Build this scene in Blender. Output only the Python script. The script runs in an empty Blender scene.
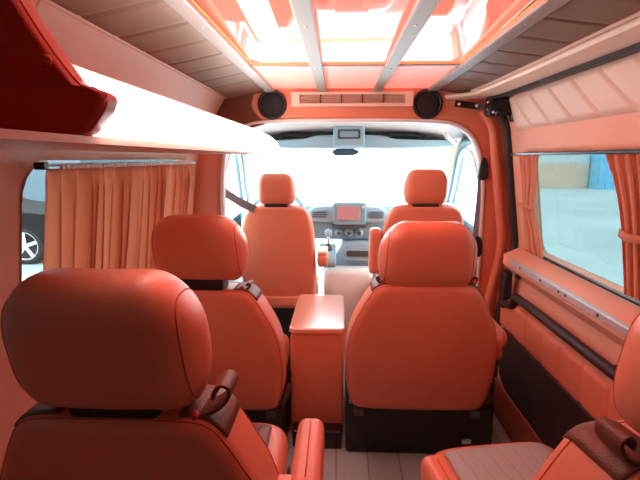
import bpy, bmesh, math, random
from mathutils import Vector, Matrix
random.seed(7)
C = bpy.context.scene.collection
PI = math.pi

# ------------------------------------------------------------------ materials
def mat(name, col, rough=.5, metal=0, bump=0, bscale=300, coat=0, emit=None, estr=0, spec=.5, var=0, vscale=6, sheen=0, btype='noise'):
    m = bpy.data.materials.new(name); m.use_nodes = True
    nt = m.node_tree; b = nt.nodes['Principled BSDF']
    b.inputs['Base Color'].default_value = (*col, 1); b.inputs['Roughness'].default_value = rough
    b.inputs['Metallic'].default_value = metal; b.inputs['Coat Weight'].default_value = coat
    b.inputs['Coat Roughness'].default_value = .05
    b.inputs['Specular IOR Level'].default_value = spec
    if sheen: b.inputs['Sheen Weight'].default_value = sheen
    if emit: b.inputs['Emission Color'].default_value = (*emit, 1); b.inputs['Emission Strength'].default_value = estr
    tc = nt.nodes.new('ShaderNodeTexCoord')
    if bump:
        if btype == 'noise':
            n = nt.nodes.new('ShaderNodeTexNoise'); n.inputs['Detail'].default_value = 2
        else:
            n = nt.nodes.new('ShaderNodeTexVoronoi')
        n.inputs['Scale'].default_value = bscale
        bp = nt.nodes.new('ShaderNodeBump'); bp.inputs['Strength'].default_value = bump; bp.inputs['Distance'].default_value = .002
        nt.links.new(tc.outputs['Object'], n.inputs['Vector'])
        nt.links.new(n.outputs[0], bp.inputs['Height']); nt.links.new(bp.outputs[0], b.inputs['Normal'])
    if var:
        n = nt.nodes.new('ShaderNodeTexNoise'); n.inputs['Scale'].default_value = vscale; n.inputs['Detail'].default_value = 4
        cr = nt.nodes.new('ShaderNodeValToRGB')
        cr.color_ramp.elements[0].position = .3; cr.color_ramp.elements[1].position = .7
        cr.color_ramp.elements[0].color = (*[c*(1-var) for c in col], 1)
        cr.color_ramp.elements[1].color = (*[min(1, c*(1+var)) for c in col], 1)
        nt.links.new(tc.outputs['Object'], n.inputs['Vector']); nt.links.new(n.outputs[0], cr.inputs[0])
        nt.links.new(cr.outputs[0], b.inputs['Base Color'])
    return m

LEATHER = mat('orange_leather', (.77, .24, .135), .36, bump=.2, bscale=420, btype='vor', var=.05, spec=.6)
LEATHER_RED = mat('red_leather', (.42, .035, .02), .4, bump=.25, bscale=420, btype='vor')
STITCH = mat('tonal_stitch', (.55, .10, .045), .6)
PIPING = mat('pale_piping', (.9, .62, .5), .5)
BROWN = mat('brown_leather', (.17, .05, .025), .5, bump=.3, bscale=300, btype='vor')
GREYQ = mat('grey_quilt', (.44, .47, .47), .8, bump=.3, bscale=500)
WALL = mat('salmon_lining', (.86, .43, .30), .55, bump=.12, bscale=260, var=.04)
WALL_DEEP = mat('orange_lining', (.74, .24, .14), .5, bump=.12, bscale=260)
TAN = mat('tan_leather', (.20, .125, .088), .5, bump=.2, bscale=300, btype='vor', var=.05)
BEIGE = mat('beige_leather', (.76, .58, .46), .5, bump=.15, bscale=300, btype='vor', var=.04)
BEIGE_SIDE = mat('rosy_beige_lining', (.70, .44, .34), .55, bump=.1, bscale=200)
CREAM = mat('cream_trim', (.93, .82, .69), .45)
BLACK = mat('black_plastic', (.012, .012, .014), .45, bump=.1, bscale=200)
GLOSSBLACK = mat('gloss_black', (.012, .013, .016), .22)
SEAL = mat('rubber_seal', (.02, .014, .014), .6)
CHAR = mat('charcoal_vinyl', (.035, .022, .022), .5, bump=.2, bscale=300, var=.1)
ALU = mat('brushed_aluminium', (.38, .36, .335), .45, metal=.25, bump=.05, bscale=80)
STRIP = mat('pale_aluminium', (.62, .70, .76), .35, metal=.3, bump=.05, bscale=60)
STEEL = mat('polished_steel', (.75, .78, .82), .22, metal=1)
WHITE = mat('white_headliner', (.82, .80, .77), .7, bump=.1, bscale=300)
DASH = mat('daylight_washed_plastic', (.21, .39, .47), .5, bump=.1, bscale=300)  # grey plastic, the cab's bluish daylight wash is put into the colour
DASHLT = mat('daylight_washed_light_plastic', (.33, .54, .63), .45)  # paler grey plastic with the same daylight wash in its colour
SCREEN = mat('rose_screen', (.50, .28, .30), .15)
DARKGREY = mat('dark_grey_plastic', (.075, .08, .09), .5)
DOORBLUE = mat('pale_blue_trim', (.035, .085, .115), .5)
BELT = mat('grey_webbing', (.22, .22, .24), .7, bump=.3, bscale=500)
CURT = mat('curtain_cloth', (.84, .44, .30), .85, bump=.2, bscale=600, sheen=.2)
nt = CURT.node_tree; bs = nt.nodes['Principled BSDF']; bs.inputs['Subsurface Weight'].default_value = 0
tl = nt.nodes.new('ShaderNodeBsdfTranslucent'); tl.inputs[0].default_value = (.90, .53, .37, 1)
mx = nt.nodes.new('ShaderNodeMixShader'); mx.inputs[0].default_value = .5
nt.links.new(bs.outputs[0], mx.inputs[1]); nt.links.new(tl.outputs[0], mx.inputs[2])
nt.links.new(mx.outputs[0], nt.nodes['Material Output'].inputs['Surface'])
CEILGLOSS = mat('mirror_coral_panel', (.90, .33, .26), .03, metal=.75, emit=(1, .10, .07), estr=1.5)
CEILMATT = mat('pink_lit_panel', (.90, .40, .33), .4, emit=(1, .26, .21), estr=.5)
GLOWLIP = mat('white_glowing_lip', (.95, .93, .9), .4, emit=(1, .93, .88), estr=8)  # white lip surface that emits over its whole area
LEDORANGE = mat('orange_led', (1, .4, .1), .5, emit=(1, .10, .02), estr=1.2)

def glass_mat(name, tint, gloss=.08):
    m = bpy.data.materials.new(name); m.use_nodes = True; nt = m.node_tree
    nt.nodes.remove(nt.nodes['Principled BSDF'])
    t = nt.nodes.new('ShaderNodeBsdfTransparent'); t.inputs[0].default_value = (*tint, 1)
    g = nt.nodes.new('ShaderNodeBsdfGlossy'); g.inputs['Roughness'].default_value = .02
    ms = nt.nodes.new('ShaderNodeMixShader')
    ms.inputs[0].default_value = .035; nt.links.new(t.outputs[0], ms.inputs[1]); nt.links.new(g.outputs[0], ms.inputs[2])
    nt.links.new(ms.outputs[0], nt.nodes['Material Output'].inputs['Surface'])
    return m
TINTREAR = glass_mat('privacy_glass', (.09, .10, .10))
TINT = glass_mat('tinted_glass', (.26, .31, .31))
TINTDK = glass_mat('dark_tinted_glass', (.42, .47, .48))
REARGL = glass_mat('rear_glass', (.30, .32, .32))
CLEAR = glass_mat('clear_glass', (.92, .97, .97))

def plank_mat():
    m = mat('vinyl_planks', (.5, .44, .38), .45)
    nt = m.node_tree; b = nt.nodes['Principled BSDF']
    tc = nt.nodes.new('ShaderNodeTexCoord'); mp = nt.nodes.new('ShaderNodeMapping')
    mp.inputs['Rotation'].default_value = (0, 0, PI/2)
    br = nt.nodes.new('ShaderNodeTexBrick'); br.inputs['Scale'].default_value = 1.6
    br.inputs['Color1'].default_value = (.58, .70, .71, 1); br.inputs['Color2'].default_value = (.52, .63, .64, 1)
    br.inputs['Mortar'].default_value = (.34, .36, .36, 1); br.inputs['Mortar Size'].default_value = .006
    br.inputs['Row Height'].default_value = .22; br.inputs['Brick Width'].default_value = 1.6
    ns = nt.nodes.new('ShaderNodeTexNoise'); ns.inputs['Scale'].default_value = 14; ns.inputs['Detail'].default_value = 6
    mp2 = nt.nodes.new('ShaderNodeMapping'); mp2.inputs['Scale'].default_value = (8, .8, 1)
    mixn = nt.nodes.new('ShaderNodeMixRGB'); mixn.blend_type = 'MULTIPLY'; mixn.inputs[0].default_value = .25
    nt.links.new(tc.outputs['Object'], mp.inputs[0]); nt.links.new(mp.outputs[0], br.inputs['Vector'])
    nt.links.new(tc.outputs['Object'], mp2.inputs[0]); nt.links.new(mp2.outputs[0], ns.inputs['Vector'])
    nt.links.new(br.outputs[0], mixn.inputs[1]); nt.links.new(ns.outputs[0], mixn.inputs[2])
    nt.links.new(mixn.outputs[0], b.inputs['Base Color'])
    return m
PILLAR = mat('sand_pillar', (.42, .34, .24), .6)
KICK = mat('rust_vinyl', (.36, .12, .06), .5, bump=.1)
PLANK = plank_mat()
GROUND = mat('pale_yard', (.62, .70, .72), .8, var=.16, vscale=.35)

# ------------------------------------------------------------------ helpers
ORG = {}
def thing(name, label, cat, loc=(0, 0, 0), rot=0, group=None, local=False):
    o = bpy.data.objects.new(name, None); C.objects.link(o); o.empty_display_size = .1
    o.location = loc; o.rotation_euler = (0, 0, rot)
    o['label'] = label; o['category'] = cat
    if group: o['group'] = group
    ORG[o] = Vector((0, 0, 0)) if local else Vector(loc)
    return o
def tag(o, label, cat, group=None):
    o['label'] = label; o['category'] = cat
    if group: o['group'] = group
    return o
def obj(name, data, m, parent=None, smooth=True, bevel=0, seg=2, label=None, solid=0, out=None):
    vs, fs = data
    off = ORG.get(parent, Vector((0, 0, 0))) if parent else Vector((0, 0, 0))
    me = bpy.data.meshes.new(name)
    me.from_pydata([tuple(Vector(v)-off) for v in vs], [], fs)
    bm = bmesh.new(); bm.from_mesh(me); bmesh.ops.recalc_face_normals(bm, faces=bm.faces)
    if out:
        bm.normal_update()
        if sum(f.normal.dot(Vector(out))*f.calc_area() for f in bm.faces) < 0: bmesh.ops.reverse_faces(bm, faces=bm.faces)
    bm.to_mesh(me); bm.free()
    o = bpy.data.objects.new(name, me); C.objects.link(o)
    for mm in (m if isinstance(m, (list, tuple)) else [m]): me.materials.append(mm)
    if smooth:
        for p in me.polygons: p.use_smooth = True
    if parent: o.parent = parent; ORG[o] = off
    else: ORG[o] = Vector((0, 0, 0))
    if solid:
        s = o.modifiers.new('s', 'SOLIDIFY'); s.thickness = abs(solid); s.offset = 1 if solid > 0 else -1
    if bevel:
        bv = o.modifiers.new('b', 'BEVEL'); bv.width = bevel; bv.segments = seg; bv.limit_method = 'ANGLE'; bv.angle_limit = .6
        bv.harden_normals = False
        if smooth: w = o.modifiers.new('w', 'WEIGHTED_NORMAL'); w.keep_sharp = True
    if label: o['label'] = label
    return o
def struct(name, data, m, **k):
    o = obj(name, data, m, **k); o['kind'] = 'structure'; return o
def join(*ds):
    V, Fs = [], []
    for vs, fs in ds:
        n = len(V); V += list(vs); Fs += [tuple(i+n for i in f) for f in fs]
    return V, Fs
def box(lo, hi):
    (a, b, c), (d, e, f) = lo, hi
    v = [(x, y, z) for z in (c, f) for y in (b, e) for x in (a, d)]
    return v, [(0, 1, 3, 2), (4, 6, 7, 5), (0, 4, 5, 1), (2, 3, 7, 6), (0, 2, 6, 4), (1, 5, 7, 3)]
def xform(data, fn): return [fn(*v) for v in data[0]], data[1]
def rotbox(c, size, M):
    h = [s/2 for s in size]
    v, f = box([-a for a in h], h)
    return [tuple(Vector(c)+M @ Vector(p)) for p in v], f
def cyl(p0, p1, r0, r1=None, n=20, caps=True):
    r1 = r0 if r1 is None else r1
    p0, p1 = Vector(p0), Vector(p1); d = (p1-p0).normalized()
    a = d.orthogonal().normalized(); b = d.cross(a)
    v = []
    for p, r in ((p0, r0), (p1, r1)):
        v += [tuple(p+a*r*math.cos(2*PI*i/n)+b*r*math.sin(2*PI*i/n)) for i in range(n)]
    f = [(i, (i+1) % n, n+(i+1) % n, n+i) for i in range(n)]
    if caps: f += [tuple(range(n)), tuple(range(n, 2*n))]
    return v, f
def lathe(c, axis, prof, n=28):
    """prof: list of (radius, height along axis)"""
    c = Vector(c); d = Vector(axis).normalized(); a = d.orthogonal().normalized(); b = d.cross(a)
    v, f = [], []
    for r, h in prof:
        v += [tuple(c+d*h+a*r*math.cos(2*PI*i/n)+b*r*math.sin(2*PI*i/n)) for i in range(n)]
    for k in range(len(prof)-1):
        f += [(k*n+i, k*n+(i+1) % n, (k+1)*n+(i+1) % n, (k+1)*n+i) for i in range(n)]
    f += [tuple(range(n)), tuple(range((len(prof)-1)*n, len(prof)*n))]
    return v, f
def catmull(pts, per=6, closed=False):
    P = [Vector(p) for p in pts]; n = len(P); out = []
    rng = range(n) if closed else range(n-1)
    for i in rng:
        if closed: a, b, c, d = P[i-1], P[i], P[(i+1) % n], P[(i+2) % n]
        else: a, b, c, d = P[max(i-1, 0)], P[i], P[i+1], P[min(i+2, n-1)]
        for k in range(per):
            t = k/per
            out.append(.5*((2*b)+(c-a)*t+(2*a-5*b+4*c-d)*t*t+(3*b-a-3*c+d)*t**3))
    if not closed: out.append(P[-1])
    return out
def sweep(path, prof, closed=False, up=(0, 0, 1), caps=True):
    """prof (s,t): s along side = dir x up, t along up-ish"""
    P = [Vector(p) for p in path]; n = len(P); m = len(prof); v, f = [], []
    U = Vector(up)
    for i, p in enumerate(P):
        if closed: d = (P[(i+1) % n]-P[i-1])
        else: d = P[min(i+1, n-1)]-P[max(i-1, 0)]
        d.normalize(); s = d.cross(U)
        if s.length < 1e-4: s = d.orthogonal()
        s.normalize(); u = s.cross(d).normalized()
        v += [tuple(p+s*a+u*b) for a, b in prof]
    for i in range(n if closed else n-1):
        j = (i+1) % n
        f += [(i*m+k, i*m+(k+1) % m, j*m+(k+1) % m, j*m+k) for k in range(m)]
    if not closed and caps: f += [tuple(range(m)), tuple(range((n-1)*m, n*m))]
    return v, f
def circ(r, n=8): return [(r*math.cos(2*PI*i/n), r*math.sin(2*PI*i/n)) for i in range(n)]
def rectp(w, h): return [(-w/2, -h/2), (w/2, -h/2), (w/2, h/2), (-w/2, h/2)]
def tube(path, r, n=8, closed=False, up=(0, 0, 1)): return sweep(path, circ(r, n), closed, up)
def resample(pts, n):
    """closed 2D loop to n evenly spaced points"""
    P = [Vector((p[0], p[1])) for p in pts]; P.append(P[0])
    L = [0]
    for a, b in zip(P, P[1:]): L.append(L[-1]+(b-a).length)
    out, j = [], 0
    for i in range(n):
        s = L[-1]*i/n
        while L[j+1] < s: j += 1
        t = (s-L[j])/max(1e-9, L[j+1]-L[j]); q = P[j].lerp(P[j+1], t); out.append((q.x, q.y))
    return out
def smooth2(pts, n=80, per=8):
    return resample([(p.x, p.y) for p in catmull([(a, b, 0) for a, b in pts], per, True)], n)
def rrect(a0, b0, a1, b1, r, n=96):
    rs = r if isinstance(r, (list, tuple)) else [r]*4
    out = []
    for (cx, cy, a, q) in ((a1-rs[0], b1-rs[0], 0, rs[0]), (a0+rs[1], b1-rs[1], 1, rs[1]), (a0+rs[2], b0+rs[2], 2, rs[2]), (a1-rs[3], b0+rs[3], 3, rs[3])):
        out += [(cx+q*math.cos((a+k/8)*PI/2), cy+q*math.sin((a+k/8)*PI/2)) for k in range(9)]
    return resample(out, n)
class Puff:
    """an outline (u,w) given thickness d0..d1 with rounded edges and bulging faces"""
    def __init__(s, outline, d0, d1, r0, r1, b0=0, b1=0, fn=None, K=5, R=6, centre=None):
        us = [p[0] for p in outline]; ws = [p[1] for p in outline]
        cu, cw = (max(us)+min(us))/2, (max(ws)+min(ws))/2; hu, hw = (max(us)-min(us))/2, (max(ws)-min(ws))/2
        if centre: cu, cw = centre
        N = len(outline); s.N = N; rings = []
        def ring(inset, sc, d):
            fu, fw = (1-inset/hu)*sc, (1-inset/hw)*sc
            rings.append([(cu+(u-cu)*fu, d, cw+(w-cw)*fw) for u, w in outline])
        for j in range(1, R): ring(r0, j/R, d0-b0*(1-(j/R)**2))
        s.e0 = len(rings)
        for k in range(K+1):
            a = k/K*PI/2; ring(r0*(1-math.sin(a)), 1, d0+r0*(1-math.cos(a)))
        s.m0 = len(rings)-1
        for k in range(1, 4):
            if d1-r1 > d0+r0: ring(0, 1, d0+r0+(d1-r1-d0-r0)*k/4)
        s.m1 = len(rings)
        for k in range(K, -1, -1):
            a = k/K*PI/2; ring(r1*(1-math.sin(a)), 1, d1-r1*(1-math.cos(a)))
        for j in range(R-1, 0, -1): ring(r1, j/R, d1+b1*(1-(j/R)**2))
        v = [(cu, d0-b0, cw)]
        for r in rings: v += r
        v.append((cu, d1+b1, cw))
        f = [(0, 1+i, 1+(i+1) % N) for i in range(N)]
        for k in range(len(rings)-1):
            a, b = 1+k*N, 1+(k+1)*N
            f += [(a+i, a+(i+1) % N, b+(i+1) % N, b+i) for i in range(N)]
        a = 1+(len(rings)-1)*N; L = len(v)-1
        f += [(a+i, a+(i+1) % N, L) for i in range(N)]
        fn = fn or (lambda x, y, z: (x, y, z))
        s.nr = len(rings); s.data = ([fn(*p) for p in v], f); s.fn = fn
    def loop(s, k): return [Vector(p) for p in s.data[0][1+k*s.N:1+(k+1)*s.N]]
    def patch(s, pred, off):
        """conformal patch: faces picked by ring k and outline index i, lifted along normals"""
        bm = bmesh.new(); bv = [bm.verts.new(p) for p in s.data[0]]
        for f in s.data[1]: bm.faces.new([bv[i] for i in f])
        bmesh.ops.recalc_face_normals(bm, faces=bm.faces); bm.normal_update(); bm.verts.index_update()
        V = {}; vs, fs = [], []
        for k in range(s.nr-1):
            for i in range(s.N):
                a, b = 1+k*s.N, 1+(k+1)*s.N
                q = (a+i, a+(i+1) % s.N, b+(i+1) % s.N, b+i)
                c = [sum(s.data[0][j][t] for j in q)/4 for t in range(3)]
                if pred(k, i, c):
                    fs.append(q)
        used = sorted({j for q in fs for j in q})
        up = {j: n for n, j in enumerate(used)}; M = len(used)
        outer = [tuple(bv[j].co+bv[j].normal*off) for j in used]; inner = [tuple(bv[j].co-bv[j].normal*off) for j in used]
        ed = {}
        F = []
        for q in fs:
            F.append(tuple(up[j] for j in q)); F.append(tuple(M+up[j] for j in reversed(q)))
            for a, b in zip(q, q[1:]+q[:1]): ed.setdefault(frozenset((a, b)), []).append((a, b))
        for e in ed.values():
            if len(e) == 1:
                a, b = e[0]; F.append((up[b], up[a], M+up[a], M+up[b]))
        bm.free()
        return outer+inner, F

def grid(nu, nv, fn):
    v = [fn(i/nu, j/nv) for i in range(nu+1) for j in range(nv+1)]
    w = nv+1
    return v, [(i*w+j, (i+1)*w+j, (i+1)*w+j+1, i*w+j+1) for i in range(nu) for j in range(nv)]
def ringwall(hole, outer, fn, steps=10):
    """quads between two matched loops; fn maps (a,b) to a point"""
    n = len(hole); v, f = [], []
    for s in range(steps+1):
        t = s/steps
        v += [fn(h[0]+(o[0]-h[0])*t, h[1]+(o[1]-h[1])*t) for h, o in zip(hole, outer)]
    for s in range(steps):
        f += [(s*n+i, s*n+(i+1) % n, (s+1)*n+(i+1) % n, (s+1)*n+i) for i in range(n)]
    return v, f
def to_rect(hole, a0, b0, a1, b1):
    """matched points on a surrounding rectangle, corners included"""
    ca = (min(h[0] for h in hole)+max(h[0] for h in hole))/2; cb = (min(h[1] for h in hole)+max(h[1] for h in hole))/2
    ha = (max(h[0] for h in hole)-min(h[0] for h in hole))/2; hb = (max(h[1] for h in hole)-min(h[1] for h in hole))/2
    out = []
    for h in hole:
        x, y = (h[0]-ca)/ha, (h[1]-cb)/hb; m = max(abs(x), abs(y)); x, y = x/m, y/m
        out.append((a0+(a1-a0)*(x+1)/2, b0+(b1-b0)*(y+1)/2))
    for (cx, cy) in ((a0, b0), (a0, b1), (a1, b0), (a1, b1)):
        i = min(range(len(out)), key=lambda k: (out[k][0]-cx)**2+(out[k][1]-cy)**2); out[i] = (cx, cy)
    return out
def lerpf(pts, x):
    if x <= pts[0][0]: return pts[0][1]
    for (a, b), (c, d) in zip(pts, pts[1:]):
        if x <= c: return b+(d-b)*(x-a)/(c-a)
    return pts[-1][1]

CEIL = 1.64; BULK = 2.35
XR = [(0, .84), (.50, .84), (.62, .86), (.86, .90), (1.34, .83), (1.42, .82), (1.60, .77), (1.7, .73)]
XL = [(0, -.80), (.70, -.80), (.90, -.78), (1.30, -.73), (1.40, -.70), (1.60, -.57), (1.7, -.50)]
xr = lambda z: lerpf(XR, z)
xl = lambda z: lerpf(XL, z)

# ------------------------------------------------------------------ shell
struct('floor', box((-.82, -1.2, -.05), (.90, 3.7, 0)), PLANK, smooth=False)
struct('ground', ([(-80, -60, -.55), (80, -60, -.55), (80, 90, -.55), (-80, 90, -.55)], [(0, 1, 2, 3)]), GROUND, smooth=False)

# right wall (sliding door skin) with window hole
RW = (1.22, .875, 2.085, 1.325)
hole = rrect(*RW, [.05, .05, .05, .05])
wr = struct('wall_right', ringwall(hole, to_rect(hole, 1.06, 0, BULK, 1.62), lambda y, z: (xr(z), y, z), 14), WALL, solid=.05, out=(1, 0, 0))
struct('window_1', ([(xr(h[1])+d, h[0], h[1]) for d in (-.004, .055) for h in rrect(RW[0]+.003, RW[1]+.003, RW[2]-.003, RW[3]-.003, .05)], [(i, (i+1) % 96, 96+(i+1) % 96, 96+i) for i in range(96)]), WALL)
w1 = bpy.data.objects['window_1']
obj('window_pane', Puff(rrect(RW[0]-.01, RW[1]-.01, RW[2]+.01, RW[3]+.01, .05), 0, .006, .002, .002, fn=lambda u, d, w: (xr(w)+.046+d, u, w), K=1, R=2).data, TINT, w1)
RW2 = (-.75, .875, 1.02, 1.325)
# quilted upper panel on right wall
def quilt_up(u, v):
    y = .1+(2.16-.1)*u; z = 1.425+.142*v; p = (y-1.07*(z-1.42)-1.28)/.166
    q = abs(p-round(p))*2
    e = min(1, min(u*40, (1-u)*40, v*8, (1-v)*8))
    h = .012*(1-max(0, 1-q/.22)**2)*max(0, e)**.5
    return (xr(z)-.004-h, y, z)
obj('quilted_panel', grid(420, 24, quilt_up), BEIGE, wr)
# sill, lower panels (all part of the door wall)
obj('window_sill', sweep([(0, -1.2, 0), (0, 2.2, 0)], [(.815, .837), (.815, .79), (.86, .74), (.91, .880)], up=(0, 0, 1)), WALL, wr, smooth=False)
def quilt_low(u, v):
    y = -.2+2.42*u; z = .472+.165*v; p = (y-1.58)/.15; q = abs(p-round(p))*2
    e = min(1, min(u*60, (1-u)*60, v*7, (1-v)*7))
    return (.835-.022*max(0, e)**.5*(.55+.45*(1-max(0, 1-q/.3)**2)), y, z)
obj('pleated_panel', grid(360, 20, quilt_low), WALL_DEEP, wr)
lp = rrect(-.3, .19, 2.17, .488, [.02, .01, .01, .12], 90)
obj('lower_panel', Puff(lp, 0, .03, .004, .012, 0, 0, fn=lambda u, d, w: (.842-d, u, w)).data, CHAR, wr)
obj('door_latch', lathe((.846, 2.05, .765), (-1, 0, 0), [(.014, 0), (.017, .006), (.017, .012), (.009, .016), (.009, .026), (.004, .028)]), BLACK, wr)

# left wall with window hole
LW = (1.02, .72, 2.18, 1.295)
hole2 = rrect(*LW, [.05, .09, .09, .05])
wl = struct('wall_left', ringwall(hole2, to_rect(hole2, .90, 0, BULK, 1.62), lambda y, z: (xl(z), y, z), 14), BEIGE_SIDE, solid=.05, out=(-1, 0, 0))
struct('window_2', ([(xl(h[1])+d, h[0], h[1]) for d in (.004, -.055) for h in rrect(LW[0]+.003, LW[1]+.003, LW[2]-.003, LW[3]-.003, [.05, .09, .09, .05])], [(i, (i+1) % 96, 96+(i+1) % 96, 96+i) for i in range(96)]), BEIGE_SIDE)
w2 = bpy.data.objects['window_2']
obj('window_pane', Puff(rrect(LW[0]-.01, LW[1]-.01, LW[2]+.01, LW[3]+.01, .05), 0, .006, .002, .002, fn=lambda u, d, w: (xl(w)-.046-d, u, w), K=1, R=2).data, TINTDK, w2)

# side walls and side windows beside and behind the near seats
for nm, X, ye, sg in (('wall_right_rear', xr, 1.06, 1), ('wall_left_rear', xl, .90, -1)):
    hh = rrect(-1.0, .80, ye-.16, 1.31, .06)
    o = struct(nm, ringwall(hh, to_rect(hh, -1.2, 0, ye, 1.62), lambda y, z, X=X: (X(z), y, z), 12), WALL_DEEP, solid=.05, out=(sg, 0, 0))
    obj('window_pane', Puff(rrect(-1.01, .79, ye-.15, 1.32, .06), 0, .006, .002, .002, fn=lambda u, d, w, X=X, sg=sg: (X(w)+sg*(.03+d), u, w), K=1, R=2).data, TINTREAR, o)
# rear wall with two tailgate windows
RY = -1.2
for nm, (a, b) in (('wall_rear_door', (-.84, .06)), ('wall_rear_gate', (.06, .92))):
    hh = rrect(a+.10, .62, b-.10, 1.36, .06)
    o = struct(nm, ringwall(hh, to_rect(hh, a, 0, b, 1.7), lambda x, z: (x, RY, z), 3), WALL_DEEP, solid=.04, out=(0, -1, 0))
    obj('window_pane', Puff(rrect(a+.09, .61, b-.09, 1.37, .06), 0, .006, .002, .002, fn=lambda u, d, w: (u, RY-.02+d, w), K=1, R=2).data, TINTREAR, o)

# ceiling: roof skin, quilted side panels
struct('ceiling', box((-.80, -1.2, 1.72), (.92, BULK+.02, 1.76)), TAN, smooth=False)
cl = bpy.data.objects['ceiling']
def side_panel(x0, z0, x1, z1, k0):
    def f(u, v):
        y = -1.2+(BULK+1.2)*u; x = x0+(x1-x0)*v; z = z0+(z1-z0)*v
        p = (y-.02-k0*(v-.5)*.06)/.165; q = abs(p-round(p))*2
        puff = .011*(1-max(0, 1-q/.13)**2)*(1-abs(2*v-1)**10)
        bow = 0
        return (x, y, z-puff+bow)
    return grid(420, 16, f)
obj('quilted_side_panel', side_panel(-.35, 1.645, -.565, 1.602, 0), TAN, cl)
obj('quilted_side_panel', side_panel(.46, 1.645, .80, 1.602, 0), TAN, cl)
obj('edge_welt', tube([(-.562, -1.2, 1.600), (-.562, BULK-.02, 1.600)], .007), BEIGE_SIDE, cl)

struct('ceiling_rear', box((-.345, -1.2, CEIL+.002), (.46, .53, CEIL+.03)), WALL_DEEP, smooth=False)
BX = [-.345, -.083, .19, .46]
for i, (a, b) in enumerate(zip(BX, BX[1:])):
    pos = ('left of the middle', 'in the middle', 'right of the middle')[i]
    side = ('on the shelf side of the roof', 'between the two inner roof slats', 'on the window wall side of the roof')[i]
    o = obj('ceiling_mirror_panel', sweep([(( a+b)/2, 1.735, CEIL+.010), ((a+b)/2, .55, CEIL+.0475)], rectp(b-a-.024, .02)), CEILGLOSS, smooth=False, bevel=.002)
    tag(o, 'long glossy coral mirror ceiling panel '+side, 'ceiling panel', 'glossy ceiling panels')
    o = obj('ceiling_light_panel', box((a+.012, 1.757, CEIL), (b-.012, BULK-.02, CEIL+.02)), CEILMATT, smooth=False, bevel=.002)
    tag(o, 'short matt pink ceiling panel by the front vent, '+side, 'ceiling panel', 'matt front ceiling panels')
for i, x in enumerate(BX):
    lab = ('outermost on the shelf side', 'inner one nearer the shelf', 'inner one nearer the large window', 'outermost on the large window side')[i]
    w = .024 if i in (1, 2) else .024
    t = thing('roof_slat', 'long brushed silver ceiling slat, '+lab, 'ceiling slat', (x, .5, CEIL), group='ceiling slats')
    obj('slat', box((x-w, -1.2, CEIL-.016), (x+w, BULK-.01, CEIL)), ALU, t, smooth=False, bevel=.005)
    for y in (1.2, 1.745, 2.2): obj('screw', lathe((x, y, CEIL-.016), (0, 0, -1), [(.004, 0), (.004, .0015), (.001, .002)], 10), STEEL, t)
o = obj('ceiling_cross_strip', box((BX[0], 1.732, CEIL-.008), (BX[3], 1.760, CEIL)), ALU, smooth=False, bevel=.003)
tag(o, 'thin silver strip across the ceiling between glossy and matt panels', 'ceiling strip')
o = obj('led_strip', box((BX[0]+.022, 1.728, CEIL-.003), (BX[3]-.022, 1.732, CEIL)), LEDORANGE, smooth=False)
tag(o, 'thin orange lit strip along the front edge of the glossy ceiling', 'light strip')
for s, x, lab in ((1, BX[0]+.022, 'shelf side'), (-1, BX[3]-.027, 'large window side')):
    o = obj('led_strip', box((x, .55, CEIL-.003), (x+.005, 1.722, CEIL)), LEDORANGE, smooth=False)
    tag(o, 'long thin orange lit strip beside the glossy ceiling, '+lab, 'light strip', 'ceiling light strips')

# ------------------------------------------------------------------ bulkhead above and around the cab opening
arch = [(.735, -.02), (.745, .4), (.745, 1.0), (.735, 1.22), (.69, 1.38), (.60, 1.462), (.45, 1.487), (.06, 1.492), (-.33, 1.487), (-.48, 1.462), (-.57, 1.38), (-.605, 1.22), (-.612, 1.0), (-.612, .4), (-.60, -.02)]
ac = [(p.x, p.y) for p in catmull([(a, b, 0) for a, b in arch], 6)]
ac_out = []
for a, b in ac:
    if b < 1.22: ac_out.append((xr(b)+.045 if a > 0 else xl(b)-.045, b))
    else:
        t = math.atan2(b-1.22, a-.065)
        m = max(abs(math.cos(t))/.8, abs(math.sin(t))/.45); ac_out.append((max(-.80, min(.895, .065+math.cos(t)/m*1.08)), 1.22+math.sin(t)/m))
n = len(ac); bv = []; bf = []
for s in range(7):
    for (a, b), (c, d) in zip(ac, ac_out): bv.append((a+(c-a)*s/6, BULK-.0*s, b+(d-b)*s/6))
for s in range(6): bf += [(s*n+i, s*n+i+1, (s+1)*n+i+1, (s+1)*n+i) for i in range(n-1)]
wf = struct('wall_front', (bv, bf), WALL_DEEP, solid=.04, out=(0, 1, 0))
struct('trim_1', sweep([(a, BULK-.004, b) for a, b in ac], [(-.004, -.012), (.010, -.012), (.012, .03), (-.004, .03)], up=(0, 1, 0)), WHITE)
obj('corner_panel', Puff(smooth2([(-.60, 1.60), (-.50, 1.63), (-.43, 1.63), (-.44, 1.56), (-.40, 1.50), (-.37, 1.475), (-.45, 1.45), (-.56, 1.42), (-.62, 1.45)], 50), -.012, .01, .006, .004, fn=lambda u, d, w: (u, BULK+d, w)).data, BROWN, wf)

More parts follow.
